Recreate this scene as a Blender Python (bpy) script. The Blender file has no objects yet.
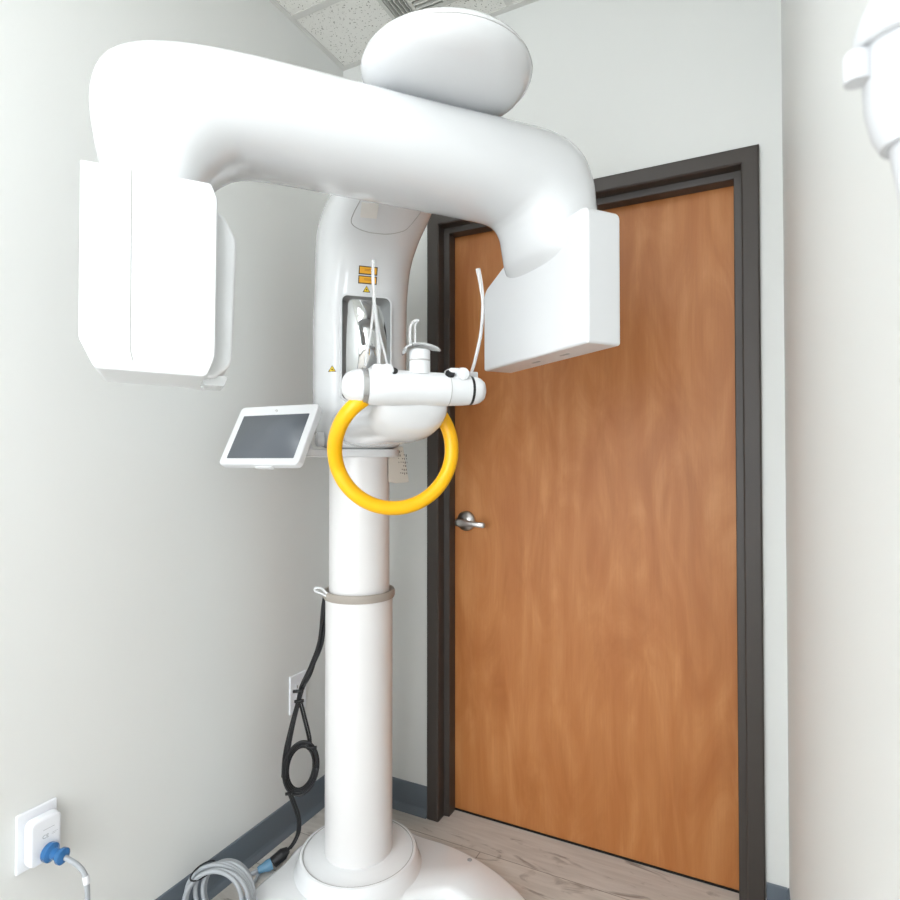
import bpy, bmesh, math, random
from mathutils import Vector, Matrix
from mathutils.bvhtree import BVHTree
random.seed(7)
PI = math.pi
SC = bpy.context.scene
C = SC.collection
V = Vector

# ------------------------------------------------------------------ materials
def mat(name, col, rough=0.5, metal=0.0, coat=0.0, trans=0.0, ior=1.45, emit=None, es=0, spec=0.5):
    m = bpy.data.materials.new(name); m.use_nodes = True
    b = m.node_tree.nodes['Principled BSDF']
    b.inputs['Base Color'].default_value = (*col, 1)
    b.inputs['Roughness'].default_value = rough
    b.inputs['Metallic'].default_value = metal
    b.inputs['Coat Weight'].default_value = coat
    b.inputs['Transmission Weight'].default_value = trans
    b.inputs['IOR'].default_value = ior
    b.inputs['Specular IOR Level'].default_value = spec
    if emit:
        b.inputs['Emission Color'].default_value = (*emit, 1)
        b.inputs['Emission Strength'].default_value = es
    return m

def s2l(r, g, b):
    f = lambda c: (c/255/12.92) if c/255 <= 0.04045 else ((c/255+0.055)/1.055)**2.4
    return (f(r), f(g), f(b))

class N:
    def __init__(s, m): s.nt = m.node_tree; s.b = s.nt.nodes['Principled BSDF']
    def n(s, t, **kw):
        x = s.nt.nodes.new(t)
        for k, v in kw.items(): setattr(x, k, v)
        return x
    def l(s, a, b): s.nt.links.new(a, b)
    def pos(s, scale=(1,1,1), rot=(0,0,0)):
        g = s.n('ShaderNodeNewGeometry'); mp = s.n('ShaderNodeMapping')
        mp.inputs['Scale'].default_value = scale; mp.inputs['Rotation'].default_value = rot
        s.l(g.outputs['Position'], mp.inputs['Vector']); return mp.outputs[0]
    def noise(s, vec, scale, detail=4, rough=.5, dist=0):
        x = s.n('ShaderNodeTexNoise'); x.inputs['Scale'].default_value = scale
        x.inputs['Detail'].default_value = detail; x.inputs['Roughness'].default_value = rough
        x.inputs['Distortion'].default_value = dist
        s.l(vec, x.inputs['Vector']); return x.outputs['Fac']
    def ramp(s, fac, stops):
        r = s.n('ShaderNodeValToRGB'); e = r.color_ramp.elements
        while len(e) < len(stops): e.new(.5)
        for i, (p, c) in enumerate(stops): e[i].position = p; e[i].color = (*c, 1)
        s.l(fac, r.inputs[0]); return r.outputs[0]
    def mix(s, fac, a, b, mode='MIX'):
        x = s.n('ShaderNodeMix', data_type='RGBA', blend_type=mode)
        if isinstance(fac, (int, float)): x.inputs[0].default_value = fac
        else: s.l(fac, x.inputs[0])
        for i, v in ((6, a), (7, b)):
            if isinstance(v, tuple): x.inputs[i].default_value = (*v, 1)
            else: s.l(v, x.inputs[i])
        return x.outputs[2]
    def bump(s, h, strength, dist=.002):
        x = s.n('ShaderNodeBump'); x.inputs['Strength'].default_value = strength
        x.inputs['Distance'].default_value = dist
        s.l(h, x.inputs['Height']); s.l(x.outputs[0], s.b.inputs['Normal'])

def wall_mat(name, col):
    m = mat(name, col, .55); k = N(m)
    k.bump(k.noise(k.pos(), 260, 3), .12, .001)
    return m
M = {}
M['wall'] = wall_mat('wall_paint', s2l(226, 227, 224))
M['plastic'] = mat('white_plastic', s2l(224, 225, 226), .30, coat=.25)
M['gloss'] = mat('white_gloss', s2l(224, 225, 226), .16, coat=.5)
M['column'] = mat('column_paint', s2l(238, 236, 235), .28, coat=.3)
M['basewhite'] = mat('base_enamel', s2l(246, 247, 248), .2, coat=.4)
M['offwhite'] = mat('off_white_plastic', s2l(206, 207, 209), .35)
M['seam'] = mat('seam_grey', s2l(176, 173, 170), .6)
M['grey'] = mat('grey_plastic', s2l(165, 168, 170), .4)
M['taupe'] = mat('taupe_rubber', s2l(172, 163, 153), .5)
M['black'] = mat('black_rubber', s2l(28, 28, 30), .45)
M['silver'] = mat('silver', s2l(200, 200, 200), .22, metal=1)
M['chrome'] = mat('satin_chrome', s2l(190, 188, 186), .28, metal=1)
M['mirror'] = mat('mirror_glass', (.52, .53, .53), .03, metal=1)
M['yellow'] = mat('yellow_foam', s2l(252, 186, 0), .35, coat=.15)
M['orange'] = mat('orange_label', s2l(243, 178, 48), .5)
M['yellab'] = mat('yellow_label', s2l(240, 205, 30), .5)
M['ink'] = mat('dark_ink', s2l(60, 40, 30), .6)
M['screen'] = mat('screen_glass', s2l(98, 103, 110), .22, coat=.4)
M['clear'] = mat('clear_acrylic', (.97, .98, .98), .15, trans=.62, ior=1.2)
M['frame'] = mat('frame_paint', s2l(66, 60, 56), .42)
M['gap'] = mat('door_gap', s2l(24, 22, 20), .8)
M['vinyl'] = mat('baseboard_vinyl', s2l(104, 113, 122), .42)
M['outlet'] = mat('outlet_white', s2l(236, 238, 242), .35)
M['cyan'] = mat('clear_blue', s2l(70, 140, 205), .15, trans=.55)
M['blueclear'] = mat('pale_blue_clear', s2l(150, 205, 240), .15, trans=.6)
M['greycable'] = mat('grey_cable', s2l(168, 172, 176), .4)
M['tag'] = mat('tag_paper', s2l(222, 218, 208), .6)
M['tagink'] = mat('tag_ink', s2l(110, 104, 96), .7)
M['tgrid'] = mat('ceiling_grid', s2l(214, 213, 208), .5)
M['lamp'] = mat('added_lamp_glow', (.9, .9, .9), .5, emit=(.93, .965, 1), es=5)  # glow of the added ceiling panels
M['fill_light'] = mat('fill_panel_glow', (.9, .9, .9), .5, emit=(.90, .95, 1), es=3)  # glow of the two added wall panels that brighten the room
M['ventwhite'] = mat('vent_enamel', s2l(205, 205, 198), .45)

def ceiling_material():
    m = mat('ceiling_tile', s2l(206, 205, 198), .9); k = N(m)
    p = k.pos()
    sp = k.ramp(k.noise(p, 150, 2, .6), [(.0, (0,0,0)), (.335, (0,0,0)), (.37, (1,1,1)), (1, (1,1,1))])
    c = k.mix(sp, s2l(150, 146, 136), s2l(236, 235, 229))
    k.l(c, k.b.inputs['Base Color']); k.bump(sp, .5, .002)
    return m
M['tile'] = ceiling_material()

def floor_material():
    m = mat('vinyl_plank', s2l(180, 168, 152), .42); k = N(m)
    p = k.pos((1,1,1))
    br = k.n('ShaderNodeTexBrick'); br.offset = .37
    br.inputs['Scale'].default_value = 1; br.inputs['Brick Width'].default_value = 1.22
    br.inputs['Row Height'].default_value = .18; br.inputs['Mortar Size'].default_value = .0010
    br.inputs['Mortar Smooth'].default_value = 0
    mp = k.n('ShaderNodeMapping'); mp.inputs['Location'].default_value = (.78+1.22, .04, 0)
    k.l(p, mp.inputs[0]); k.l(mp.outputs[0], br.inputs['Vector'])
    br.inputs['Color1'].default_value = (.25,.25,.25,1); br.inputs['Color2'].default_value = (.8,.8,.8,1)
    g1 = k.noise(k.pos((1.6, 16, 1)), 3, 6, .6, .6)
    g2 = k.noise(k.pos((2.2, 7, 1)), 2.2, 5, .6, 1.2)
    base = k.ramp(g1, [(.25, s2l(186, 177, 167)), (.55, s2l(213, 206, 197)), (.8, s2l(228, 223, 215))])
    knots = k.ramp(g2, [(0, (1,1,1)), (.33, (1,1,1)), (.42, (0,0,0)), (1, (0,0,0))])
    c = k.mix(knots, base, s2l(118, 104, 90))
    tint = k.mix(br.outputs['Color'], s2l(190, 186, 182), s2l(226, 221, 213))
    c = k.mix(.35, c, tint)
    c = k.mix(br.outputs['Fac'], c, s2l(120, 110, 98))
    k.l(c, k.b.inputs['Base Color']); k.bump(g1, .06, .001)
    return m
M['floor'] = floor_material()

def door_material():
    m = mat('door_veneer', s2l(186, 122, 74), .45, coat=.0); k = N(m)
    fig = k.noise(k.pos((3.2, 1, .85)), 2.6, 5, .55, 1.3)
    fine = k.noise(k.pos((60, 1, 2.2)), 3.0, 5, .6, .4)
    w = k.n('ShaderNodeTexWave'); w.wave_type = 'BANDS'; w.bands_direction = 'X'
    w.inputs['Scale'].default_value = 3.0; w.inputs['Distortion'].default_value = 14
    w.inputs['Detail'].default_value = 3; w.inputs['Detail Scale'].default_value = .8
    k.l(k.pos((1.3, 1, .35)), w.inputs['Vector'])
    c = k.ramp(fig, [(.28, s2l(172, 106, 54)), (.5, s2l(190, 124, 69)), (.72, s2l(207, 144, 88))])
    c2 = k.mix(k.ramp(w.outputs['Fac'], [(0, (0,0,0)), (1, (.34,.34,.34))]), c, s2l(170, 98, 44))
    c3 = k.mix(k.ramp(fine, [(.35, (0,0,0)), (.7, (.2,.2,.2))]), c2, s2l(158, 94, 48))
    k.l(c3, k.b.inputs['Base Color'])
    return m
M['door'] = door_material()

# ------------------------------------------------------------------ object helpers
def finish(name, me, m, parent=None, smooth=True, bevel=0, segs=2, subsurf=0):
    if smooth:
        for p in me.polygons: p.use_smooth = True
    me.materials.append(m)
    o = bpy.data.objects.new(name, me); C.objects.link(o)
    if parent: o.parent = parent
    if bevel:
        b = o.modifiers.new('bevel', 'BEVEL'); b.width = bevel; b.segments = segs
        b.limit_method = 'ANGLE'; b.angle_limit = math.radians(38); b.harden_normals = True
    if subsurf:
        s = o.modifiers.new('sub', 'SUBSURF'); s.levels = subsurf; s.render_levels = subsurf
    return o

def mesh_from(vs, fs, tf=None):
    me = bpy.data.meshes.new('mesh')
    if tf: vs = [tf @ V(v) for v in vs]
    me.from_pydata([tuple(v) for v in vs], [], fs)
    bm = bmesh.new(); bm.from_mesh(me)
    bmesh.ops.recalc_face_normals(bm, faces=bm.faces); bm.to_mesh(me); bm.free()
    return me

def loft_data(rings, cap=True):
    n = len(rings[0]); vs = [p for r in rings for p in r]; fs = []
    for i in range(len(rings)-1):
        for j in range(n):
            a = i*n+j; b = i*n+(j+1) % n
            fs.append((a, b, b+n, a+n))
    if cap:
        fs.append(tuple(range(n-1, -1, -1))); fs.append(tuple(range((len(rings)-1)*n, len(rings)*n)))
    return vs, fs

def loft(name, rings, m, parent=None, cap=True, subsurf=0, bevel=0, tf=None):
    vs, fs = loft_data(rings, cap)
    return finish(name, mesh_from(vs, fs, tf), m, parent, True, bevel, 3, subsurf)

def box_data(x0, x1, y0, y1, z0, z1):
    vs = [(x, y, z) for x in (x0, x1) for y in (y0, y1) for z in (z0, z1)]
    return vs, [(0,1,3,2), (4,6,7,5), (0,4,5,1), (2,3,7,6), (0,2,6,4), (1,5,7,3)]

def box(name, x0, x1, y0, y1, z0, z1, m, parent=None, bevel=0, tf=None):
    vs, fs = box_data(x0, x1, y0, y1, z0, z1)
    return finish(name, mesh_from(vs, fs, tf), m, parent, bevel > 0, bevel, 3)

def multi(name, parts, m, parent=None, smooth=True, bevel=0, tf=None):
    vs, fs = [], []
    for v, f in parts:
        k = len(vs); vs += list(v); fs += [tuple(i+k for i in q) for q in f]
    return finish(name, mesh_from(vs, fs, tf), m, parent, smooth, bevel, 2)

def catmull(pts, k=8):
    pts = [V(p) for p in pts]; out = []
    for i in range(len(pts)-1):
        p0 = pts[max(i-1, 0)]; p1 = pts[i]; p2 = pts[i+1]; p3 = pts[min(i+2, len(pts)-1)]
        for j in range(k):
            t = j/k
            out.append(.5*((2*p1)+(p2-p0)*t+(2*p0-5*p1+4*p2-p3)*t*t+(3*p1-p0-3*p2+p3)*t**3))
    out.append(pts[-1]); return out

def tube_data(pts, r, n=12, k=8, smooth=True):
    """r: a number or a function of 0..1"""
    P = catmull(pts, k) if smooth else [V(p) for p in pts]
    rings = []; T = (P[1]-P[0]).normalized()
    u = T.orthogonal().normalized()
    for i, p in enumerate(P):
        t = (P[min(i+1, len(P)-1)]-P[max(i-1, 0)]).normalized()
        u = (u-t*u.dot(t)).normalized(); w = t.cross(u)
        rr = r(i/(len(P)-1)) if callable(r) else r
        rings.append([p+(u*math.cos(2*PI*j/n)+w*math.sin(2*PI*j/n))*rr for j in range(n)])
    return loft_data(rings)

def tube(name, pts, r, m, parent=None, n=12, k=8, tf=None, bevel=0):
    vs, fs = tube_data(pts, r, n, k)
    return finish(name, mesh_from(vs, fs, tf), m, parent, True, bevel, 2)

def lathe_data(prof, n=48, c=(0, 0)):
    rings = [[V((c[0]+r*math.cos(2*PI*j/n), c[1]+r*math.sin(2*PI*j/n), z)) for j in range(n)] for r, z in prof]
    return loft_data(rings)
def lathe(name, prof, m, parent=None, n=48, c=(0, 0), tf=None, bevel=0):
    vs, fs = lathe_data(prof, n, c)
    o = finish(name, mesh_from(vs, fs, tf), m, parent, True, bevel)
    return sharp(o)
def sharp(o, ang=40):
    me = o.data; bm = bmesh.new(); bm.from_mesh(me)
    for e in bm.edges:
        if len(e.link_faces) == 2 and e.calc_face_angle(0) > math.radians(ang): e.smooth = False
    bm.to_mesh(me); bm.free(); return o

def selp(c, ux, uy, a, b, n=32, e=2.6):
    """superellipse ring about c in the plane ux, uy"""
    out = []
    for j in range(n):
        t = 2*PI*j/n; ct, st = math.cos(t), math.sin(t)
        out.append(c+ux*(a*math.copysign(abs(ct)**(2/e), ct))+uy*(b*math.copysign(abs(st)**(2/e), st)))
    return out

def ladder(rungs, side, e=2.8, n=32, k=5):
    """rungs: (inner point, outer point, half width); side: unit vector of the width"""
    A = catmull([r[0] for r in rungs], k); B = catmull([r[1] for r in rungs], k)
    W = catmull([(r[2], 0, 0) for r in rungs], k)
    rings = []
    for a, b, w in zip(A, B, W):
        c = (a+b)/2; u = b-a
        rings.append(selp(c, u.normalized(), side, u.length/2, w.x, n, e))
    return rings

def inset_cap(rings, d=.35, end=True):
    """soften the end of a loft with two shrunken rings"""
    idx = -1 if end else 0; r = rings[idx]; c = sum(r, V())/len(r)
    nb = rings[-2 if end else 1]; cn = sum(nb, V())/len(nb); dirn = (c-cn).normalized()
    size = (r[0]-c).length
    new = []
    for s, off in ((.93, .05), (.8, .085), (.5, .10)):
        new.append([c+(p-c)*s+dirn*size*off*d*3 for p in r])
    return rings+new if end else list(reversed(new))+rings

def round_poly(pts, k=6):
    """pts: (x, z, radius) -> rounded outline"""
    out = []; n = len(pts)
    for i, (x, z, r) in enumerate(pts):
        p = V((x, z)); a = V(pts[i-1][:2])-p; b = V(pts[(i+1) % n][:2])-p
        if r <= 0: out.append(p); continue
        half = a.angle(b)/2; t = min(r/math.tan(half), a.length*.49, b.length*.49)
        r2 = t*math.tan(half); p1 = p+a.normalized()*t; p2 = p+b.normalized()*t
        cen = p+(a.normalized()+b.normalized()).normalized()*(r2/math.sin(half))
        v1 = p1-cen; v2 = p2-cen; ang = v1.angle_signed(v2)
        for j in range(k+1):
            q = v1.copy(); q.rotate(Matrix.Rotation(-ang*j/k, 2)); out.append(cen+q)
    return out

def prism(name, outline, y0, y1, m, parent=None, bevel=0, tf=None, axis='y'):
    if axis == 'y': f = lambda p, d: V((p[0], d, p[1]))
    elif axis == 'z': f = lambda p, d: V((p[0], p[1], d))
    else: f = lambda p, d: V((d, p[0], p[1]))
    vs, fs = loft_data([[f(p, y0) for p in outline], [f(p, y1) for p in outline]])
    return finish(name, mesh_from(vs, fs, tf), m, parent, True, bevel, 4)
def prism_data(outline, d0, d1, axis='y'):
    f = {'y': lambda p, d: V((p[0], d, p[1])), 'z': lambda p, d: V((p[0], p[1], d)), 'x': lambda p, d: V((d, p[0], p[1]))}[axis]
    return loft_data([[f(p, d0) for p in outline], [f(p, d1) for p in outline]])

def tag(o, label=None, cat=None, group=None, kind=None):
    if label: o['label'] = label
    if cat: o['category'] = cat
    if group: o['group'] = group
    if kind: o['kind'] = kind
    return o
def empty(name, loc=(0,0,0), rz=0, parent=None):
    o = bpy.data.objects.new(name, None); C.objects.link(o)
    o.location = loc; o.rotation_euler = (0, 0, rz); o.empty_display_size = .1
    if parent: o.parent = parent
    return o
def local(o_loc): return Matrix.Translation(-V(o_loc))

# ------------------------------------------------------------------ room
XL, XR, YB, YF, ZC = -1.394, .0825, 1.85, -1.9, 2.765
T = .1; FZ = .012
OX0, OX1, OZ = -.972, -.019, 2.085          # door opening
def setting(o, kind='structure'): o['kind'] = kind; return o
setting(box('floor', XL-T, XR+T, YF-T, 2.35, -.05, FZ, M['floor']))
setting(box('ceiling', XL-T, XR+T, YF-T, YB+T, ZC, ZC+.05, M['tile']))
setting(box('wall_left', XL-T, XL, YF-T, YB+T, 0, ZC, M['wall']))
setting(box('wall_right', XR, XR+T, YF-T, YB+T, 0, ZC, M['wall']))
setting(box('wall_front', XL, XR, YF-T, YF, 0, ZC, M['wall']))
setting(multi('wall_back', [box_data(XL, OX0-.02, YB, YB+T, 0, ZC), box_data(OX1+.02, XR, YB, YB+T, 0, ZC),
                            box_data(OX0-.02, OX1+.02, YB, YB+T, OZ+.02, ZC)], M['wall'], smooth=False))
# vinyl baseboards with a toe
def baseboard(name, p0, p1, nrm):
    prof = [(0, 0), (.016, 0), (.016, .003), (.0065, .016), (.004, .025), (.004, .101), (.002, .104), (0, .104)]
    p0, p1, nrm = V(p0), V(p1), V(nrm)
    rings = [[p+nrm*a+V((0, 0, z+FZ)) for a, z in prof] for p in (p0, p1)]
    vs, fs = loft_data(rings)
    return setting(finish(name, mesh_from(vs, fs), M['vinyl'], None, False))
baseboard('baseboard_left', (XL, YF, 0), (XL, YB, 0), (1, 0, 0))
baseboard('baseboard_right', (XR, YF, 0), (XR, YB, 0), (-1, 0, 0))
baseboard('baseboard_back', (XL+.004, YB, 0), (OX0-.047, YB, 0), (0, -1, 0))
baseboard('baseboard_corner', (OX1+.047, YB, 0), (XR-.004, YB, 0), (0, -1, 0))

# hollow metal door frame: profile swept round the opening
# profile: (d, y): d = distance outward from the opening edge, y = depth
fprof = [(.045, YB), (.045, YB-.012), (.040, YB-.014), (.004, YB-.014), (0, YB-.010), (0, YB+.030),
         (-.018, YB+.032), (-.020, YB+.034), (-.020, YB+.078), (0, YB+.080), (0, YB+.14), (.045, YB+.14)]
rings = []
for kind in range(4):
    ring = []
    for d, y in fprof:
        if kind == 0: ring.append(V((OX0-d, y, 0)))
        if kind == 1: ring.append(V((OX0-d, y, OZ+d)))
        if kind == 2: ring.append(V((OX1+d, y, OZ+d)))
        if kind == 3: ring.append(V((OX1+d, y, 0)))
    rings.append(ring)
vs, fs = loft_data(rings)
setting(finish('trim_1', mesh_from(vs, fs), M['frame'], None, False, 0))
# door slab behind the stop, with a lever
door = setting(box('door_1', OX0+.003, OX1-.003, YB+.082, YB+.126, .0175, OZ-.004, M['door'], bevel=.0015))
hx, hz, hy = -.908, 1.043, YB+.082
rose = lathe('door_handle', [(.033, 0), (.0355, .002), (.0355, .006), (.031, .012), (.018, .016), (.012, .018), (.0115, .045), (.004, .047)],
             M['chrome'], door, 40, tf=Matrix.Translation((hx, hy, hz)) @ Matrix.Rotation(PI/2, 4, 'X'))
lp = []
for t, w, h, yy in ((-.020, .004, .004, -.052), (-.017, .011, .008, -.052), (-.006, .015, .009, -.053), (.012, .013, .008, -.056),
                    (.035, .010, .006, -.058), (.07, .0095, .0055, -.057), (.090, .0095, .005, -.054), (.094, .006, .003, -.052)):
    lp.append(selp(V((hx+t, hy+yy, hz-.002-.05*max(t, 0))), V((0, 0, 1)), V((0, 1, 0)), w, h, 16, 2.8))
loft('lever', lp, M['chrome'], rose)
# dark sill strip below the door
setting(box('trim_2', OX0, OX1, YB+.079, YB+.16, 0, FZ+.005, M['gap']))
setting(box('wall_hall', OX0-.3, OX1+.3, 2.30, 2.35, 0, ZC, M['wall']))

# ceiling grid
gp = []
gw = .012
for y in (1.55, .94, .33, -.28, -.89, -1.5):
    if y > 1.43: gp.append(box_data(XL, -1.078, y-gw, y+gw, ZC-.003, ZC)); gp.append(box_data(-.785, XR, y-gw, y+gw, ZC-.003, ZC))
    else: gp.append(box_data(XL, XR, y-gw, y+gw, ZC-.003, ZC))
for x in (-.70, -.09):
    gp.append(box_data(x-gw, x+gw, YF, YB, ZC-.0032, ZC))
gp.append(box_data(XL, XL+.018, YF, YB, ZC-.004, ZC)); gp.append(box_data(XR-.018, XR, YF, YB, ZC-.004, ZC))
gp.append(box_data(XL+.018, XR-.018, YB-.02, YB, ZC-.004, ZC)); gp.append(box_data(XL+.018, XR-.018, YF, YF+.02, ZC-.004, ZC))
setting(multi('trim_3', gp, M['tgrid'], smooth=False))

# air diffuser
vx0, vx1, vy0, vy1 = -1.075, -.790, 1.44, 1.722
vent = empty('ceiling_vent', ((vx0+vx1)/2, (vy0+vy1)/2, ZC))
tag(vent, 'square white louvered air vent set in the speckled tile ceiling', 'vent')
vt = local(vent.location)
def vbox(*a): return box_data(*a)
fr = [vbox(vx0, vx1, vy0, vy0+.014, ZC-.012, ZC), vbox(vx0, vx1, vy1-.014, vy1, ZC-.012, ZC),
      vbox(vx0, vx0+.014, vy0+.014, vy1-.014, ZC-.012, ZC), vbox(vx1-.014, vx1, vy0+.014, vy1-.014, ZC-.012, ZC),
      vbox(-.990, -.978, vy0+.014, vy1-.014, ZC-.014, ZC), vbox(-.883, -.871, vy0+.014, vy1-.014, ZC-.014, ZC)]
multi('frame', fr, M['ventwhite'], vent, False, tf=vt)
box('backing', vx0+.005, vx1-.005, vy0+.005, vy1-.005, ZC-.002, ZC-.0005, M['gap'], vent, tf=vt)
def slat_y(x, lean):
    a = [V((x, vy0+.014, ZC-.014)), V((x+.002, vy0+.014, ZC-.014)), V((x+.002+lean, vy0+.014, ZC-.002)), V((x+lean, vy0+.014, ZC-.002))]
    return loft_data([a, [p+V((0, vy1-vy0-.028, 0)) for p in a]])
def slat_x(y, lean):
    a = [V((-.978, y, ZC-.014)), V((-.978, y+.002, ZC-.014)), V((-.978, y+.002+lean, ZC-.002)), V((-.978, y+lean, ZC-.002))]
    return loft_data([a, [p+V((.095, 0, 0)) for p in a]])
for k in range(5): multi('slat', [slat_y(-1.056+k*.0145, .003)], M['ventwhite'], vent, False, tf=vt)
for k in range(13): multi('slat', [slat_x(vy0+.026+k*.019, -.004)], M['ventwhite'], vent, False, tf=vt)
for k in range(4): multi('slat', [slat_y(-.866+k*.017, -.003)], M['ventwhite'], vent, False, tf=vt)

# ceiling light panels added out of view, above and behind the camera
def added_lamp(x0, x1, y0, y1, label):
    t = empty('added_ceiling_lamp', ((x0+x1)/2, (y0+y1)/2, ZC)); tag(t, label, 'added light')
    tf = local(t.location)
    multi('frame', [box_data(x0, x1, y0, y0+.02, ZC-.015, ZC), box_data(x0, x1, y1-.02, y1, ZC-.015, ZC),
                    box_data(x0, x0+.02, y0+.02, y1-.02, ZC-.015, ZC), box_data(x1-.02, x1, y0+.02, y1-.02, ZC-.015, ZC)],
          M['tgrid'], t, False, tf=tf)
    box('diffuser', x0+.02, x1-.02, y0+.02, y1-.02, ZC-.010, ZC-.006, M['lamp'], t, tf=tf)
# second added glowing panel, unseen on the right wall behind the viewer
fill_b = setting(multi('fill_panel_2', [box_data(XR-.02, XR, -1.75, -.45, .7, .75), box_data(XR-.02, XR, -1.75, -.45, 2.05, 2.10),
    box_data(XR-.02, XR, -1.75, -1.70, .75, 2.05), box_data(XR-.02, XR, -.50, -.45, .75, 2.05)], M['tgrid'], smooth=False))
box('glow_face', XR-.010, XR-.005, -1.70, -.50, .75, 2.05, M['fill_light'], fill_b)
# glowing panel added unseen behind the viewer, lights the machine from the front
wx0, wx1, wz0, wz1 = -1.33, .02, .12, 2.45
fill_a = setting(multi('fill_panel_1', [box_data(wx0, wx1, YF, YF+.03, wz0, wz0+.05), box_data(wx0, wx1, YF, YF+.03, wz1-.05, wz1),
    box_data(wx0, wx0+.05, YF, YF+.03, wz0+.05, wz1-.05), box_data(wx1-.05, wx1, YF, YF+.03, wz0+.05, wz1-.05)], M['tgrid'], smooth=False))
box('glow_face', wx0+.05, wx1-.05, YF+.005, YF+.010, wz0+.05, wz1-.05, M['fill_light'], fill_a)
added_lamp(-1.0, -.4, -.28, .32, 'added square light panel on the ceiling, out of view')
added_lamp(-1.0, -.4, -1.75, -.55, 'added long light panel on the ceiling behind the viewer, out of view')

# ------------------------------------------------------------------ the x-ray machine
OM = V((-1.0555, 1.487, 0))
MM = Matrix.Translation(OM) @ Matrix.Rotation(PI/4, 4, 'Z')
MI = MM.inverted()
mc = empty('dental_xray_machine', OM, PI/4)
tag(mc, 'tall white panoramic dental x-ray machine standing on the floor in the corner', 'x-ray machine')
def L(s, f, z): return V((s, -f, z))
SX = V((1, 0, 0))

# base: winged foot with two forward legs
half = [(.0, -.19), (.10, -.185), (.17, -.15), (.215, -.085), (.30, 0), (.365, .10), (.405, .20), (.425, .30), (.43, .45), (.425, .56),
        (.40, .62), (.355, .645), (.31, .62), (.285, .56), (.275, .42), (.262, .29), (.238, .208), (.195, .180), (.12, .178), (.05, .178), (0, .178)]
hc = catmull([(a, b, 0) for a, b in half], 4)
out = [(p.x, -p.y) for p in hc]+[(-p.x, -p.y) for p in reversed(hc[1:-1])]
def off(o_, d):
    n = len(o_); r = []
    for i in range(n):
        a = V(o_[i-1]); b = V(o_[(i+1) % n]); t = (b-a).normalized(); nr = V((t.y, -t.x))
        r.append(V(o_[i])+nr*d)
    return r
def area(o_): return sum(o_[i-1][0]*o_[i][1]-o_[i][0]*o_[i-1][1] for i in range(len(o_)))
sg = -1 if area(out) > 0 else 1
rg = [[V((p[0], p[1], z+FZ)) for p in off(out, sg*d)] for d, z in
      ((.006, .0), (0, .004), (0, .016), (.002, .026), (.006, .034), (.013, .040), (.022, .044))]
rg = [[V((p.x, p.y, p.z)) for p in r] for r in rg]
vs, fs = loft_data(rg, True)
base = finish('base', mesh_from(vs, fs), M['basewhite'], mc)
lathe('base_collar', [(.192, .050), (.185, .060), (.180, .075), (.176, .090), (.171, .099), (.165, .101), (.162, .099), (.162, .096), (.12, .103), (.10, .105)], M['basewhite'], base, 72)
for s in (-1, 1):
    lathe('bolt_hole', [(.0065, .0500), (.0075, .0572), (.006, .0578), (.005, .0572)], M['grey'], base, 20, c=(s*.320, -.09))
tube('groove', [L(.1622*math.cos(a), .1622*math.sin(a), .0990) for a in [2*PI*i/48 for i in range(49)]], .0012, M['seam'], base, 6, 1)
# columns
low = lathe('lower_column', [(.100, .05), (.100, .855)], M['column'], mc, 64)
lathe('column_ring', [(.092, .850), (.1045, .850), (.1065, .854), (.1065, .868), (.1045, .873), (.098, .873), (.092, .866)], M['taupe'], mc, 64)
lathe('upper_column', [(.090, .85), (.090, 1.30)], M['column'], mc, 64)
tube('seam', [L(.1003*math.sin(.9), -.1003*math.cos(.9), z) for z in (.1, .4, .84)], .0012, M['seam'], low, 6, 2)

# column head: carriage housing that bends forward into the overhead arm
R_ = [(L(-.003, -.055, 1.292), L(-.003, .065, 1.288), .075), (L(-.003, -.10, 1.305), L(-.003, .115, 1.300), .114), (L(-.003, -.122, 1.345), L(-.003, .133, 1.345), .131),
      (L(-.003, -.125, 1.42), L(-.003, .137, 1.42), .135), (L(-.003, -.125, 1.55), L(-.003, .137, 1.55), .136), (L(-.003, -.125, 1.68), L(-.003, .137, 1.66), .136),
      (L(0, -.123, 1.79), L(0, .142, 1.74), .135), (L(.002, -.10, 1.90), L(.002, .165, 1.805), .138), (L(.009, -.03, 1.985), L(.009, .21, 1.855), .142),
      (L(.024, .10, 2.02), L(.024, .29, 1.90), .136), (L(.038, .26, 2.03), L(.038, .39, 1.935), .112), (L(.042, .42, 2.035), L(.042, .49, 1.962), .098),
      (L(.045, .56, 2.03), L(.045, .60, 1.965), .085)]
rings = ladder(R_, SX, 3.0, 48, 6)
c0 = rings[0]; cc = sum(c0, V())/len(c0)
rings = [[cc+(p-cc)*.6+V((0, 0, -.004)) for p in c0]]+rings
hv, hf = loft_data(rings)
head = finish('column_head', mesh_from(hv, hf), M['gloss'], mc)
bvh = BVHTree.FromPolygons([V(v) for v in hv], [tuple(f) for f in hf])
def onhead(s, z, f0=.7, d=None):
    h = bvh.ray_cast(L(s, f0, z), d or V((0, 1, 0)))
    return h[0], h[1]
def decal(name, outline, m, lift=.0006, parent=None, thick=.0006):
    """outline: (s, z) points laid on the front of the head"""
    top, bot = [], []
    for s, z in outline:
        p, n = onhead(s, z); top.append(p+V((0, -lift-thick, 0))); bot.append(p+V((0, -lift*.2, 0)))
    vs, fs = loft_data([bot, top])
    return finish(name, mesh_from(vs, fs), m, parent or head, False)
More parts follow.
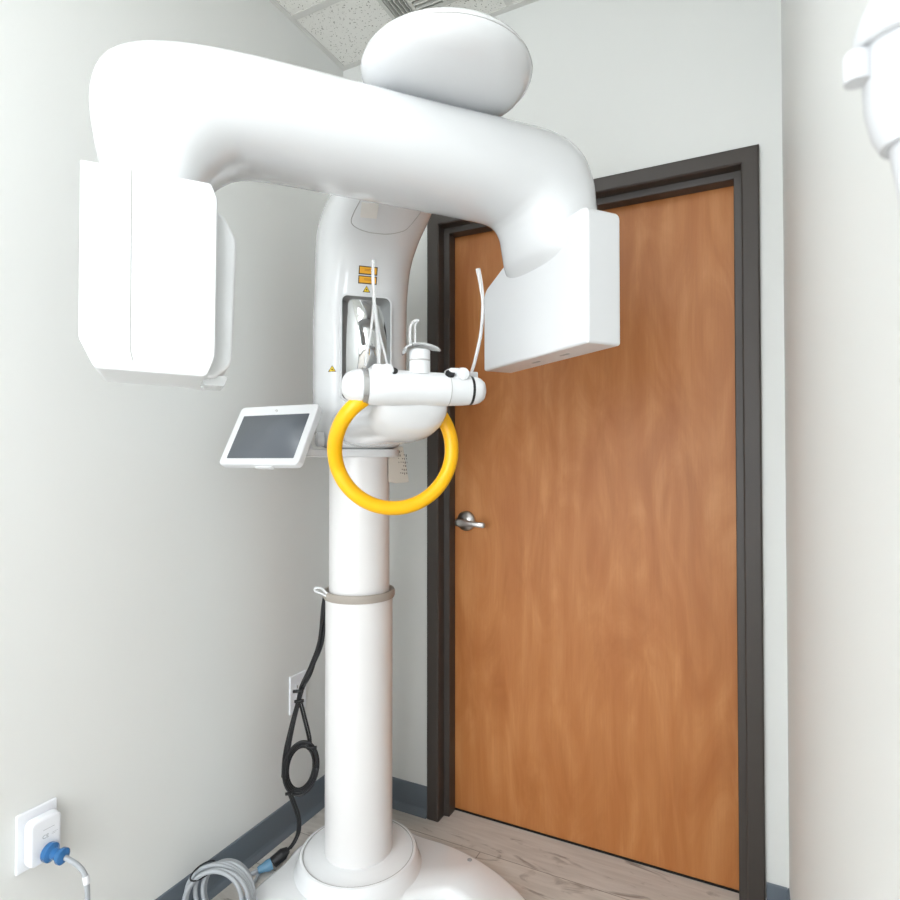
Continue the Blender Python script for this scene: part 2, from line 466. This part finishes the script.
# overhead end dome
bc = (.045, -.715)
dome = lathe('overhead_cap', [(.04, 1.9595), (.08, 1.9605), (.105, 1.9625), (.125, 1.966), (.140, 1.971), (.151, 1.978), (.159, 1.987), (.1630, 1.994), (.1638, 1.999),
              (.1625, 2.006), (.158, 2.013), (.149, 2.020), (.135, 2.027), (.112, 2.033), (.07, 2.037), (.03, 2.039)], M['gloss'], head, 72, c=bc)
tube('cap_seam', [V((bc[0]+.1636*math.cos(a), bc[1]+.1636*math.sin(a), 2.000)) for a in [2*PI*i/64 for i in range(65)]], .0009, M['seam'], dome, 6, 1)
lathe('pivot', [(.05, 1.92), (.05, 1.965)], M['grey'], head, 40, c=(0, -.64))
# overhead underside cover outline
def under(s, f):
    h = bvh.ray_cast(L(s, f, 1.2), V((0, 0, 1))); return h[0] or L(s, f, 1.9)
ul = [under(a, b)+V((0, 0, -.0004)) for a, b in ((-.048, .33), (-.054, .30), (-.062, .268), (-.065, .242), (-.051, .232), (-.021, .228), (.010, .2275), (.039, .229), (.070, .237), (.085, .245), (.098, .268), (.108, .292), (.112, .32))]
tube('cover_seam', ul, .0011, M['seam'], head, 6, 5)
h2 = [under(s, f)+V((0, 0, -.0026)) for s, f in ((-.045, .264), (-.003, .270), (-.006, .315), (-.048, .305))]
h3 = [p+V((0, 0, .0024)) for p in h2]
vs, fs = loft_data([h2, h3]); finish('sensor_window', mesh_from(vs, fs), mat('sensor_grey', s2l(226, 222, 216), .4), head, False)

# positioning mirror in the head, rounded frame
def rr(cx, cz, w, h, r, k=5): return round_poly([(cx-w/2, cz-h/2, r), (cx+w/2, cz-h/2, r), (cx+w/2, cz+h/2, r), (cx-w/2, cz+h/2, r)], k)
mxc, mzc, mw, mh = -.006, 1.572, .136, .290
fo, fi = rr(mxc, mzc, mw+.009, mh+.009, .020), rr(mxc, mzc, mw, mh, .016)
def ringplate(a, b, y0, y1):
    n = len(a); vs = [V((p[0], y0, p[1])) for p in a]+[V((p[0], y0, p[1])) for p in b]+[V((p[0], y1, p[1])) for p in a]+[V((p[0], y1, p[1])) for p in b]
    fs = []
    for i in range(n):
        j = (i+1) % n
        fs += [(i, j, n+j, n+i), (2*n+i, 2*n+j, 3*n+j, 3*n+i), (i, j, 2*n+j, 2*n+i), (n+i, n+j, 3*n+j, 3*n+i)]
    return vs, fs
mir = prism('mirror', fi, -.1410, -.130, M['mirror'], head)
multi('mirror_frame', [ringplate(fo, fi, -.1445, -.128)], M['plastic'], mir, False)
# warning labels
for zc in (1.787, 1.763):
    o = decal('warning_label', [(-.030, zc-.0105), (.022, zc-.0105), (.022, zc+.0105), (-.030, zc+.0105)], M['ink'])
    i_ = decal('label_field', [(-.0275, zc-.008), (.0195, zc-.008), (.0195, zc+.008), (-.0275, zc+.008)], M['orange'], .0014, o)
    for dz in (.002, -.001):
        decal('text_line', [(-.014, zc+dz), (.014, zc+dz), (.014, zc+dz+.0010), (-.014, zc+dz+.0010)], mat('label_text', s2l(190, 120, 30), .6), .0022, i_)
def tri(name, s, z, h):
    o = decal(name, [(s-h*.62, z-h*.5), (s+h*.62, z-h*.5), (s, z+h*.55)], M['ink'])
    i_ = decal('label_field', [(s-h*.46, z-h*.41), (s+h*.46, z-h*.41), (s, z+h*.40)], M['yellab'], .0014, o)
    decal('symbol', [(s+h*.13*math.cos(a), z-h*.12+h*.13*math.sin(a)) for a in [i*PI/4 for i in range(8)]], M['ink'], .0022, i_)
tri('warning_triangle', -.006, 1.739, .017)
tri('warning_triangle', -.098, 1.514, .017)

# yoke plate round the column under the head; it also carries the screen
yk = prism('yoke_plate', rr(0, 0, .212, .212, .05), 1.268, 1.292, M['plastic'], mc, bevel=.004, axis='z')

# ------- gantry (C-arm) turned about the rotation axis
arm_ang = math.radians(52.2-45)
GX = Matrix.Translation((0, -.638, 0)) @ Matrix.Rotation(arm_ang, 4, 'Z')
def G(x, y, z): return V((x, y, z))
Y1 = V((0, 1, 0))
rg_ = [((-.394, 0, 1.665), (-.522, 0, 1.650), .100), ((-.388, 0, 1.705), (-.538, 0, 1.70), .108), ((-.372, 0, 1.740), (-.556, 0, 1.77), .115),
       ((-.346, 0, 1.764), (-.563, 0, 1.843), .118), ((-.318, 0, 1.777), (-.543, 0, 1.899), .118), ((-.280, 0, 1.783), (-.480, 0, 1.932), .118),
       ((-.225, 0, 1.785), (-.37, 0, 1.949), .118), ((-.12, 0, 1.785), (-.20, 0, 1.956), .118), ((0, 0, 1.785), (0, 0, 1.9605), .118),
       ((.11, 0, 1.785), (.18, 0, 1.968), .118), ((.190, 0, 1.783), (.30, 0, 1.968), .118), ((.215, 0, 1.776), (.372, 0, 1.937), .118),
       ((.230, 0, 1.760), (.402, 0, 1.88), .119), ((.242, 0, 1.735), (.404, 0, 1.81), .128), ((.258, 0, 1.705), (.402, 0, 1.74), .140),
       ((.286, 0, 1.680), (.388, 0, 1.69), .150), ((.305, 0, 1.65), (.365, 0, 1.65), .145)]
rings = ladder([(V(a), V(b), w) for a, b, w in rg_], Y1, 2.5, 48, 6)
vs, fs = loft_data(rings)
arm = finish('rotating_arm', mesh_from(vs, fs, GX), M['gloss'], mc)
# tube head on the near end
tp = round_poly([(-.562, 1.690, .003), (-.562, 1.435, .02), (-.542, 1.392, .012), (-.392, 1.388, .012), (-.380, 1.420, .03), (-.378, 1.668, .012), (-.388, 1.690, .006)])
th = prism('tube_head', tp, -.122, .045, M['plastic'], arm, .004, GX)
tp2 = round_poly([(-.47, 1.67, .01), (-.50, 1.41, .02), (-.38, 1.390, .02), (-.352, 1.415, .025), (-.346, 1.62, .03), (-.37, 1.665, .03)])
prism('collimator', tp2, -.085, .115, M['plastic'], th, .006, GX)
tube('panel_seam', [G(-.497, -.1222, z) for z in (1.688, 1.60, 1.50, 1.43)]+[G(-.494, -.1222, 1.41), G(-.491, -.120, 1.400)], .0008, M['seam'], th, 6, 3, GX)
prism('beam_window', round_poly([(-.393, 1.381, .002), (-.362, 1.381, .004), (-.356, 1.398, .003), (-.398, 1.398, .003)]), -.07, .00, M['clear'], th, .001, GX)
lathe('swivel_ring', [(.072, 1.676), (.072, 1.700), (.068, 1.703)], M['grey'], arm, 48, c=(-.47, -.02), tf=GX)
# detector on the far end
dt = round_poly([(-.190, 1.487, .006), (.228, 1.487, .006), (.228, 1.690, .030), (.13, 1.728, .06), (-.130, 1.756, .03), (-.190, 1.756, .018)])
det = prism('detector', dt, .285, .368, M['plastic'], arm, .013, GX, axis='x')
for y in (-.06, .05):
    prism('slot', rr(.326, y, .008, .03, .003), 1.4862, 1.4885, M['grey'], det, 0, GX, axis='z')

# ------- chin support
R_ = []
bowl = []
for f, hw, z0, z1, e in ((.05, .085, 1.298, 1.40, 3.2), (.12, .100, 1.296, 1.405, 3.2), (.25, .102, 1.295, 1.405, 3.2), (.40, .094, 1.296, 1.40, 3.2),
                         (.50, .086, 1.298, 1.395, 3.2), (.56, .081, 1.300, 1.395, 3.2), (.60, .078, 1.308, 1.395, 3), (.63, .074, 1.328, 1.392, 2.8),
                         (.650, .066, 1.355, 1.390, 2.4), (.660, .03, 1.375, 1.388, 2)):
    c = L(0, f, (z0+z1)/2); ring = []
    for j in range(40):
        t = 2*PI*j/40; ct, st = math.cos(t), math.sin(t)
        x = hw*math.copysign(abs(ct)**(2/e), ct); zz = (z1-z0)/2*math.copysign(abs(st)**(2/e), st)
        if zz < 0: x *= (1-.28*(abs(zz)/((z1-z0)/2))**1.5)
        ring.append(c+V((x, 0, zz)))
    bowl.append(ring)
chin = loft('chin_arm', bowl, M['gloss'], mc)
# cross bar with domed ends
TX = Matrix.Translation(L(0, .652, 1.402)) @ Matrix.Rotation(PI/2, 4, 'Y')
bar = lathe('cross_bar', [(.033, -.104), (.0355, -.098), (.0355, -.05), (.034, 0), (.0335, .05), (.0315, .098), (.030, .112)], M['plastic'], chin, 48, tf=TX)
lathe('end_cap', [(.034, -.106), (.0335, -.116), (.030, -.128), (.024, -.138), (.015, -.144), (.004, -.146)], M['plastic'], bar, 40, tf=TX)
lathe('end_cap', [(.029, .116), (.029, .124), (.026, .135), (.020, .143), (.011, .147), (.003, .148)], M['plastic'], bar, 40, tf=TX)
lathe('silver_band', [(.034, -.109), (.0364, -.108), (.0364, -.098), (.034, -.097)], M['silver'], bar, 48, tf=TX)
lathe('dark_band', [(.028, .111), (.0300, .112), (.0300, .1175), (.028, .118)], M['black'], bar, 48, tf=TX)
# shoulders that hold the temple rods
for s, w in ((-.072, .036), (.082, .034)):
    sh = box('rod_clamp', s-w/2, s+w/2, -.652-.022, -.652+.022, 1.43, 1.4445, M['plastic'], bar, bevel=.006)
    lathe('knob', [(.012, -.004), (.014, 0), (.012, .012), (.004, .014)], M['plastic'], sh, 24,
          tf=Matrix.Translation(L(s+.010, .668, 1.432)) @ Matrix.Rotation(PI/2, 4, 'X'))
    lathe('lens', [(.0095, 0), (.0095, .006), (.003, .0065)], M['black'], sh, 24,
          tf=Matrix.Translation(L(s+(.022 if s < 0 else -.016), .670, 1.4290)) @ Matrix.Rotation(.75, 4, 'X'))
# front seam ring on bar
tube('bar_seam', [L(.066, .652+.0337*math.sin(a), 1.402+.0337*math.cos(a)) for a in [2*PI*i/40 for i in range(41)]], .0007, M['seam'], bar, 6, 1)
# chin rest post, clear tray and bite loop
cp = lathe('chin_post', [(.021, 1.430), (.021, 1.476), (.0195, 1.478)], M['plastic'], chin, 40, c=(.008, -.655))
lathe('post_line', [(.0213, 1.4555), (.0214, 1.456), (.0214, 1.458), (.0213, 1.4585)], M['seam'], cp, 40, c=(.008, -.655))
tray = []
for x, yh, z, t in ((-.024, .018, 1.470, .002), (-.022, .020, 1.480, .003), (-.012, .022, 1.487, .003), (.008, .023, 1.4885, .003), (.026, .022, 1.486, .003),
                    (.040, .016, 1.483, .003), (.050, .006, 1.480, .002)):
    tray.append(selp(L(x, .655, z), V((0, 1, 0)), V((0, 0, 1)), yh, t, 20, 3))
loft('chin_tray', tray, M['clear'], cp)
tube('bite_loop', [L(-.010, .650, 1.487), L(-.011, .650, 1.512), L(-.008, .652, 1.530), L(-.001, .654, 1.537), L(.006, .656, 1.5365)], .0028, M['clear'], cp, 10, 6)
tube('bite_loop', [L(.000, .650, 1.487), L(.000, .650, 1.515), L(.000, .652, 1.531), L(.004, .654, 1.537)], .0022, M['clear'], cp, 10, 6)
# temple rods
rodL = tube('temple_rod', [L(-.074, .655, 1.442), L(-.076, .655, 1.50), L(-.083, .655, 1.56), L(-.086, .655, 1.61), L(-.086, .655, 1.648)],
            lambda t: .0038-.0008*t, M['clear'], chin, 12, 8)
tube('brace', [L(-.100, .650, 1.442), L(-.098, .652, 1.468), L(-.090, .655, 1.51), L(-.085, .655, 1.56)], .0026, M['clear'], rodL, 10, 6)
tube('brace', [L(-.056, .650, 1.442), L(-.062, .652, 1.468), L(-.074, .655, 1.51), L(-.081, .655, 1.56)], .0026, M['clear'], rodL, 10, 6)
rodR = tube('temple_rod', [L(.116, .650, 1.432), L(.126, .650, 1.46), L(.140, .650, 1.52), L(.145, .650, 1.58), L(.141, .650, 1.62), L(.134, .650, 1.655)],
            lambda t: .0034+.0018*max(0, (t-.6)/.4), M['clear'], chin, 12, 8)
box('rod_socket', .100, .130, -.664, -.636, 1.424, 1.440, M['clear'], rodR, bevel=.004)
# grab ring: a tube bent in a ring below the bar
pts = []
a0, a1 = math.radians(110), math.radians(110+310)
eye = MI @ V((0, 0, 1.26))
def on_plane(px, py, f):
    d = MI @ V((.893*(px-450)/597-.45, .45*(px-450)/597+.893, 1.26+(460-py)/597)) - eye
    return eye+d*((-f-eye.y)/d.y)
for i in range(37):
    a = 120+(407-120)*i/36
    t = min(1, max(0, (205-a)/80)); t = t*t*(3-2*t)
    pts.append(on_plane(393+58.5*math.cos(math.radians(a)), 449.5-58.5*math.sin(math.radians(a)), .56+.094*t))
ring_ = tube('grab_ring', pts, .0152, M['yellow'], mc, 24, 3)
ring_['label'] = 'yellow padded ring handle'
tube('ring_stem', [pts[0]+V((.002, .004, .012)), pts[0], pts[1]], .009, M['silver'], ring_, 14, 4)
# small pivot knobs at the left root of the chin arm
lathe('pivot_knob', [(.020, 0), (.020, .018), (.015, .022)], M['plastic'], chin, 28, tf=Matrix.Translation(L(-.118, .10, 1.318)) @ Matrix.Rotation(-PI/2, 4, 'Y'))

# ------- control screen, facing the room, tilted back
tc = V((-1.146, 1.240, 1.409)); bcn = V((-1.146, 1.155, 1.248))
up = (tc-bcn).normalized(); rt = V((1, 0, 0)); nr = rt.cross(up)      # nr points to the room
if nr.y > 0: nr = -nr
Hs = (tc-bcn).length; Ws = .276; mid = (tc+bcn)/2
SM = Matrix(((rt.x, up.x, nr.x, mid.x), (rt.y, up.y, nr.y, mid.y), (rt.z, up.z, nr.z, mid.z), (0, 0, 0, 1)))
ST = MI @ SM
scr = prism('control_screen', rr(0, 0, Ws, Hs, .014), -.022, 0, M['plastic'], mc, .004, ST, axis='z')
dsp = prism('display', rr(.002, -.006, Ws-.044, Hs-.050, .002), -.002, .0006, M['screen'], scr, 0, ST, axis='z')
mk = M['seam']
tube('screen_mark', [(-.006, .0725, .0006), (-.002, .0725+.004, .0006), (.003, .0725, .0006), (-.001, .0725-.003, .0006)], .0009, mk, scr, 6, 4, ST)
prism('port_cover', rr(.02, -Hs/2+.001, .06, .012, .003), -.018, -.006, M['plastic'], scr, .001, ST, axis='z')
arm0 = MI @ V((-1.06, 1.29, 1.28))
a_ = MI @ V((-1.075, 1.255, 1.30)); b_ = L(-.08, 0.0, 1.28); dv_ = (b_-a_); dv_.z = 0
ang = math.atan2(dv_.y, dv_.x); ln = dv_.length
BT = Matrix.Translation((a_.x, a_.y, 1.268)) @ Matrix.Rotation(ang, 4, 'Z')
br_ = prism('screen_bracket', rr(ln/2, 0, ln+.03, .055, .015), 0, .022, M['plastic'], scr, .003, BT, axis='z')
tube('hinge', [MI @ V((-1.15, 1.245, 1.318)), MI @ V((-1.075, 1.262, 1.300)), MI @ V((-1.065, 1.262, 1.28))], .014, M['plastic'], scr, 16, 5)

# ------- inspection tag hanging behind the head, at the right of the column
tgp = V((-.125-.0, 0, 0))
def camp(lat, d, z): return V((.893*lat-.45*d, .45*lat+.893*d, z))
tgo = MI @ camp(-.163, 1.80, 1.0); tgn = MI @ camp(-.110, 1.86, 1.0)
u = (tgn-tgo); u.z = 0; u.normalize()
n2 = V((-u.y, u.x, 0))
def tagpt(a, z, d=0): return V((tgo.x, tgo.y, 0))+u*a+n2*d+V((0, 0, z))
tg = [(-.03, 1.300), (.028, 1.300), (.035, 1.275), (.052, 1.205), (.054, 1.192), (.0, 1.190), (-.03, 1.195)]
vs, fs = loft_data([[tagpt(a, z, 0) for a, z in tg], [tagpt(a, z, .0012) for a, z in tg]])
tago = finish('inspection_tag', mesh_from(vs, fs), M['tag'], mc, False)
tl = []
for k in range(5):
    for q in range(7):
        z = 1.288-q*.011; a = .004+k*.0085+q*.0022
        if a > .045 or random.random() < .22: continue
        w = random.uniform(.002, .005); h = random.uniform(.002, .007)
        q_ = [(a, z), (a+w, z), (a+w, z-h), (a, z-h)]
        tl.append(loft_data([[tagpt(x, y, -.0004) for x, y in q_], [tagpt(x, y, -.0001) for x, y in q_]]))
multi('tag_print', tl, M['tagink'], tago, False)

# little cable hook on the column ring
hk = tube('cable_hook', [MI @ camp(-.350, 1.74, .868), MI @ camp(-.362, 1.745, .874), MI @ camp(-.374, 1.745, .886), MI @ camp(-.392, 1.745, .887), MI @ camp(-.392, 1.745, .878), MI @ camp(-.372, 1.745, .870), MI @ camp(-.358, 1.745, .862)],
          .0035, M['plastic'], mc, 8, 6)

# ------------------------------------------------------------------ cables
def cam2w(px, py, d): return camp((px-450)/597*d, d, 1.26+(460-py)/597*d)
cb = empty('power_cable', cam2w(300, 765, 1.84))
tag(cb, 'bundled black power cable hanging in a loop beside the column', 'cable')
ct = local(cb.location)
def jit(pts, k):
    rnd = random.Random(k); return [p+V((rnd.uniform(-.003, .003), rnd.uniform(-.003, .003), 0)) for p in pts]
trunk = [cam2w(327, 590, 1.84), cam2w(325, 604, 1.84), cam2w(321, 640, 1.84), cam2w(312, 665, 1.84), cam2w(303, 685, 1.84), cam2w(299, 700, 1.84),
         cam2w(293, 725, 1.84), cam2w(287, 752, 1.84), cam2w(284, 775, 1.84)]
dd = []
for k in range(3):
    dd.append(tube_data(jit([p+V((.0055*(k-1), 0, 0)) for p in trunk], k), .0042, 8, 6))
multi('cord', dd, M['black'], cb, tf=ct)
tr2 = [cam2w(325, 610, 1.82), cam2w(318, 650, 1.84), cam2w(312, 672, 1.85), cam2w(303, 688, 1.85), cam2w(300, 698, 1.85), cam2w(304, 715, 1.85), cam2w(309, 735, 1.85), cam2w(311, 748, 1.845)]
multi('cord', [tube_data(tr2, .0035, 8, 6), tube_data(jit([p+V((.006, 0, 0)) for p in tr2[4:]], 5), .0030, 8, 6)], M['black'], cb, tf=ct)
# coil
co = []
for k in range(5):
    rnd = random.Random(40+k); ra = 17.0-1.1*k; rb = 26.5-1.4*k; pts = []
    ox, oy = rnd.uniform(-1, 1), rnd.uniform(-1, 1)
    for i in range(25):
        a = 2*PI*i/24
        x = 302+ox+ra*math.cos(a)-.12*rb*math.sin(a)*-1; y = 765+oy-rb*math.sin(a)
        pts.append(cam2w(x, y, 1.835+.006*k))
    co.append(tube_data(pts, .0042, 8, 2))
multi('coil', co, M['black'], cb, tf=ct)
drop = [cam2w(290, 790, 1.83), cam2w(294, 800, 1.83), cam2w(299, 815, 1.84), cam2w(299, 828, 1.84), cam2w(295, 838, 1.85), cam2w(290, 845, 1.85)]
multi('cord', [tube_data(drop, .0042, 8, 6), tube_data([p+V((.005, .004, .002)) for p in drop], .0036, 8, 6)], M['black'], cb, tf=ct)
for (x, y, d, w) in ((299, 690, 1.838, 5), (300, 700, 1.838, 4.5), (290, 791, 1.828, 3), (313, 746, 1.838, 4.5)):
    tube('cable_tie', [cam2w(x-w, y, d-.012), cam2w(x+w, y-1, d-.012)], .005, M['black'], cb, 8, 2, tf=ct)
pa, pb = cam2w(290, 845, 1.85), cam2w(275, 858, 1.83)
pb.z = max(pb.z, .034); pa.z = max(pa.z, .042)
tube('plug_body', [pa, pa.lerp(pb, .25), pa.lerp(pb, .5), pb], lambda t: .008+.009*min(1, t*2.2), M['black'], cb, 16, 5, tf=ct)
# grey supply lead with a clear blue connector and its coil
gc = empty('supply_lead', cam2w(222, 898, 1.6))
tag(gc, 'grey cable coil with pale blue connector by the baseboard', 'cable')
gt = local(gc.location)
pc = pb+(pb-pa).normalized()*.052; pc.z = .030
ps = pb+(pb-pa).normalized()*.004
tube('connector', [ps, ps.lerp(pc, .3), ps.lerp(pc, .6), pc], lambda t: .0165-.0075*max(0, t-.35)/.65, M['blueclear'], gc, 18, 5, tf=gt)
ctr = V((-1.270, 1.155, .094))
nrm_l = V((.893, .45, 0)).normalized(); upc = V((-.16, .10, .98)).normalized()
def loopp(r, a, c, tw=0): return c+nrm_l*(r*math.cos(a))+upc*(r*math.sin(a))
lead = [pc, pc+V((-.03, -.03, -.012)), V((-1.33, 1.36, .019)), V((-1.300, 1.29, .020)), V((-1.27, 1.235, .03))]
gd = [tube_data(lead, .0048, 10, 6)]
for k in range(6):
    rnd = random.Random(80+k)
    c = ctr+V((rnd.uniform(-.010, .012), -.016+.011*k, rnd.uniform(-.006, .004)))
    r = .083-.004*abs(k-2)+rnd.uniform(-.004, .003)
    gd.append(tube_data([loopp(r*(1+.05*math.sin(2*a+k)), a, c) for a in [2*PI*i/28 for i in range(29)]], .0058, 10, 2))
multi('cord', gd, M['greycable'], gc, tf=gt)
ta = math.radians(128); rad = nrm_l*math.cos(ta)+upc*math.sin(ta)
axc = V((0, 1, 0)); tcn = ctr+rad*.080+V((0, .012, 0))
tube('cable_tie', [tcn+rad*(.014*math.cos(a))+axc*(.040*math.sin(a)) for a in [2*PI*i/20 for i in range(21)]], .0022, M['black'], gc, 8, 2, tf=gt)

# ------------------------------------------------------------------ wall outlets on the left wall
def plate(name, y0, y1, z0, z1, label, holes=True):
    o = empty(name, (XL, (y0+y1)/2, (z0+z1)/2)); tag(o, label, 'wall outlet'); tf = local(o.location)
    ym, zm = (y0+y1)/2, (z0+z1)/2
    prism('cover_plate', rr(ym, zm, y1-y0, z1-z0, .003), XL, XL+.007, M['outlet'], o, .003, tf, axis='x')
    for dz in (-.020, .020):
        s = prism('socket', rr(ym, zm+dz, .034, .028, .010), XL+.006, XL+.0085, M['outlet'], o, .0008, tf, axis='x')
        for dy in (-.007, .007):
            box('slot', XL+.0084, XL+.0089, ym+dy-.001, ym+dy+.001, zm+dz-.003, zm+dz+.006, M['gap'], s, tf=tf)
    return o
plate('wall_outlet', .7235, .806, .383, .508, 'white outlet plate behind the white plug-in adapter, low on left wall')
plate('wall_outlet', 1.560, 1.642, .402, .530, 'white outlet plate low on the left wall behind the black cable')
# plug-in adapter
ad = empty('plug_adapter', (XL+.009, .77, .43)); tag(ad, 'white rounded plug-in adapter block sitting on the outlet plate', 'adapter'); at = local(ad.location)
ab = prism('body', rr(.768, .4435, .066, .098, .014), XL+.0092, XL+.034, M['outlet'], ad, .007, at, axis='x')
cu = bpy.data.curves.new('mark', 'FONT'); cu.body = 'CE'; cu.size = .011; cu.extrude = .0002
to = bpy.data.objects.new('tmp', cu); C.objects.link(to)
bpy.context.view_layer.update()
me = bpy.data.meshes.new_from_object(to.evaluated_get(bpy.context.evaluated_depsgraph_get()))
bpy.data.objects.remove(to)
TT = at @ Matrix.Translation((XL+.0342, .760, .4475)) @ Matrix(((0, 0, 1, 0), (1, 0, 0, 0), (0, 1, 0, 0), (0, 0, 0, 1)))
me.transform(TT)
finish('printed_mark', me, M['grey'], ab, False)
box('printed_line', XL+.0338, XL+.0343, .762, .785, .4655, .4662, M['grey'], ab, tf=at)
box('printed_line', XL+.0338, XL+.0343, .779, .792, .4525, .4530, M['grey'], ab, tf=at)
box('printed_line', XL+.0338, XL+.0343, .779, .788, .4495, .4500, M['grey'], ab, tf=at)
# blue hospital-grade plug with grey lead
px0 = V((XL+.0345, .770, .418))
pg = empty('blue_plug', px0); tag(pg, 'translucent blue plug with grey cord pushed into the white adapter', 'plug'); pt = local(px0)
dirp = V((.80, .42, -.30)).normalized()
q = dirp.to_track_quat('Z', 'Y').to_matrix().to_4x4()
PT = Matrix.Translation(V((0, 0, 0)))
bod = lathe('plug_body', [(.018, .0), (.0195, .003), (.0195, .012), (.012, .017), (.0105, .026), (.013, .031), (.0165, .036), (.0165, .043), (.010, .048)], M['cyan'], pg, 32,
            tf=Matrix.Translation(V((.001, 0, 0))) @ (V((.97, .22, -.1)).normalized().to_track_quat('Z', 'Y').to_matrix().to_4x4()))
wa = px0+V((.97, .22, -.1)).normalized()*.03
cd = [wa, px0+V((.055, .012, -.008)), px0+V((.080, .022, -.024)), px0+V((.092, .028, -.052)), px0+V((.094, .030, -.12)), px0+V((.085, .030, -.25)), px0+V((.07, .04, -.397))]
cord = tube('cord', cd, .0052, M['greycable'], pg, 14, 8, tf=pt)
cc_ = catmull(cd, 8)
tube('white_sleeve', [cc_[22], cc_[23], cc_[25]], .0064, M['outlet'], cord, 14, 3, tf=pt)

# ------------------------------------------------------------------ wall-mounted arm joint at the upper right, close to the lens
wc = cam2w(921, 60, .22)
wu = empty('wall_mounted_arm', (XR, wc.y, wc.z)); tag(wu, 'white jointed arm with capped swivel mounted on the right wall', 'mounted arm')
WT = local(wu.location) @ Matrix.Translation((wc.x, wc.y, 0))
def wz(py, d=.22): return 1.26+(460-py)/597*d
w1 = lathe('swivel_cap', [(.0190, wz(44)), (.0200, wz(41)), (.0200, wz(24)), (.018, wz(0)), (.014, wz(-20)), (.010, wz(-38)), (.003, wz(-42))], M['offwhite'], wu, 48,
      tf=WT @ Matrix.Translation((0, 0, wz(36))) @ Matrix.Rotation(.12, 4, 'Y') @ Matrix.Translation((0, 0, -wz(36))))
lathe('elbow', [(.0168, wz(34)), (.0170, wz(60)), (.0162, wz(100)), (.0140, wz(128)), (.0115, wz(142))], M['offwhite'], wu, 48, tf=WT)
lathe('knob', [(.0045, 0), (.0047, .002), (.0047, .010), (.004, .011)], M['offwhite'], wu, 24, tf=WT @ Matrix.Translation((-.0190, -.005, wz(72))))
lathe('screw', [(.003, 0), (.003, .002), (.001, .0022)], M['grey'], wu, 16, tf=WT @ Matrix.Translation((-.003, -.0155, wz(97))) @ Matrix.Rotation(PI/2, 4, 'X'))
tube('lower_arm', [V((wc.x, wc.y, wz(135)))+V((.0015, 0, 0)), V((wc.x, wc.y, wz(212)))+V((.005, .002, 0)), V((wc.x, wc.y, wz(340)))+V((.0085, .004, 0))], lambda t: .0108-.0028*t, M['offwhite'], wu, 24, 6, tf=local(wu.location))
box('wall_bracket', XR-.022, XR, wc.y-.012, wc.y+.03, wz(70), wz(10), M['offwhite'], wu, bevel=.003, tf=local(wu.location))

# ------------------------------------------------------------------ camera, light, view
cam = bpy.data.cameras.new('camera'); co_ = bpy.data.objects.new('camera', cam); C.objects.link(co_)
cam.sensor_width = 36; cam.lens = 597/900*36; cam.clip_start = .01
co_.location = (0, 0, 1.26)
co_.rotation_euler = (PI/2+math.radians(.96), 0, math.radians(26.76))
cam.dof.use_dof = True; cam.dof.focus_distance = 1.4; cam.dof.aperture_fstop = 11
SC.camera = co_
w = bpy.data.worlds.new('world'); SC.world = w; w.use_nodes = True
w.node_tree.nodes['Background'].inputs[0].default_value = (.9, .95, 1, 1)
w.node_tree.nodes['Background'].inputs[1].default_value = 1
SC.view_settings.view_transform = 'Standard'; SC.view_settings.look = 'None'
SC.view_settings.exposure = 0.42; SC.view_settings.gamma = 1
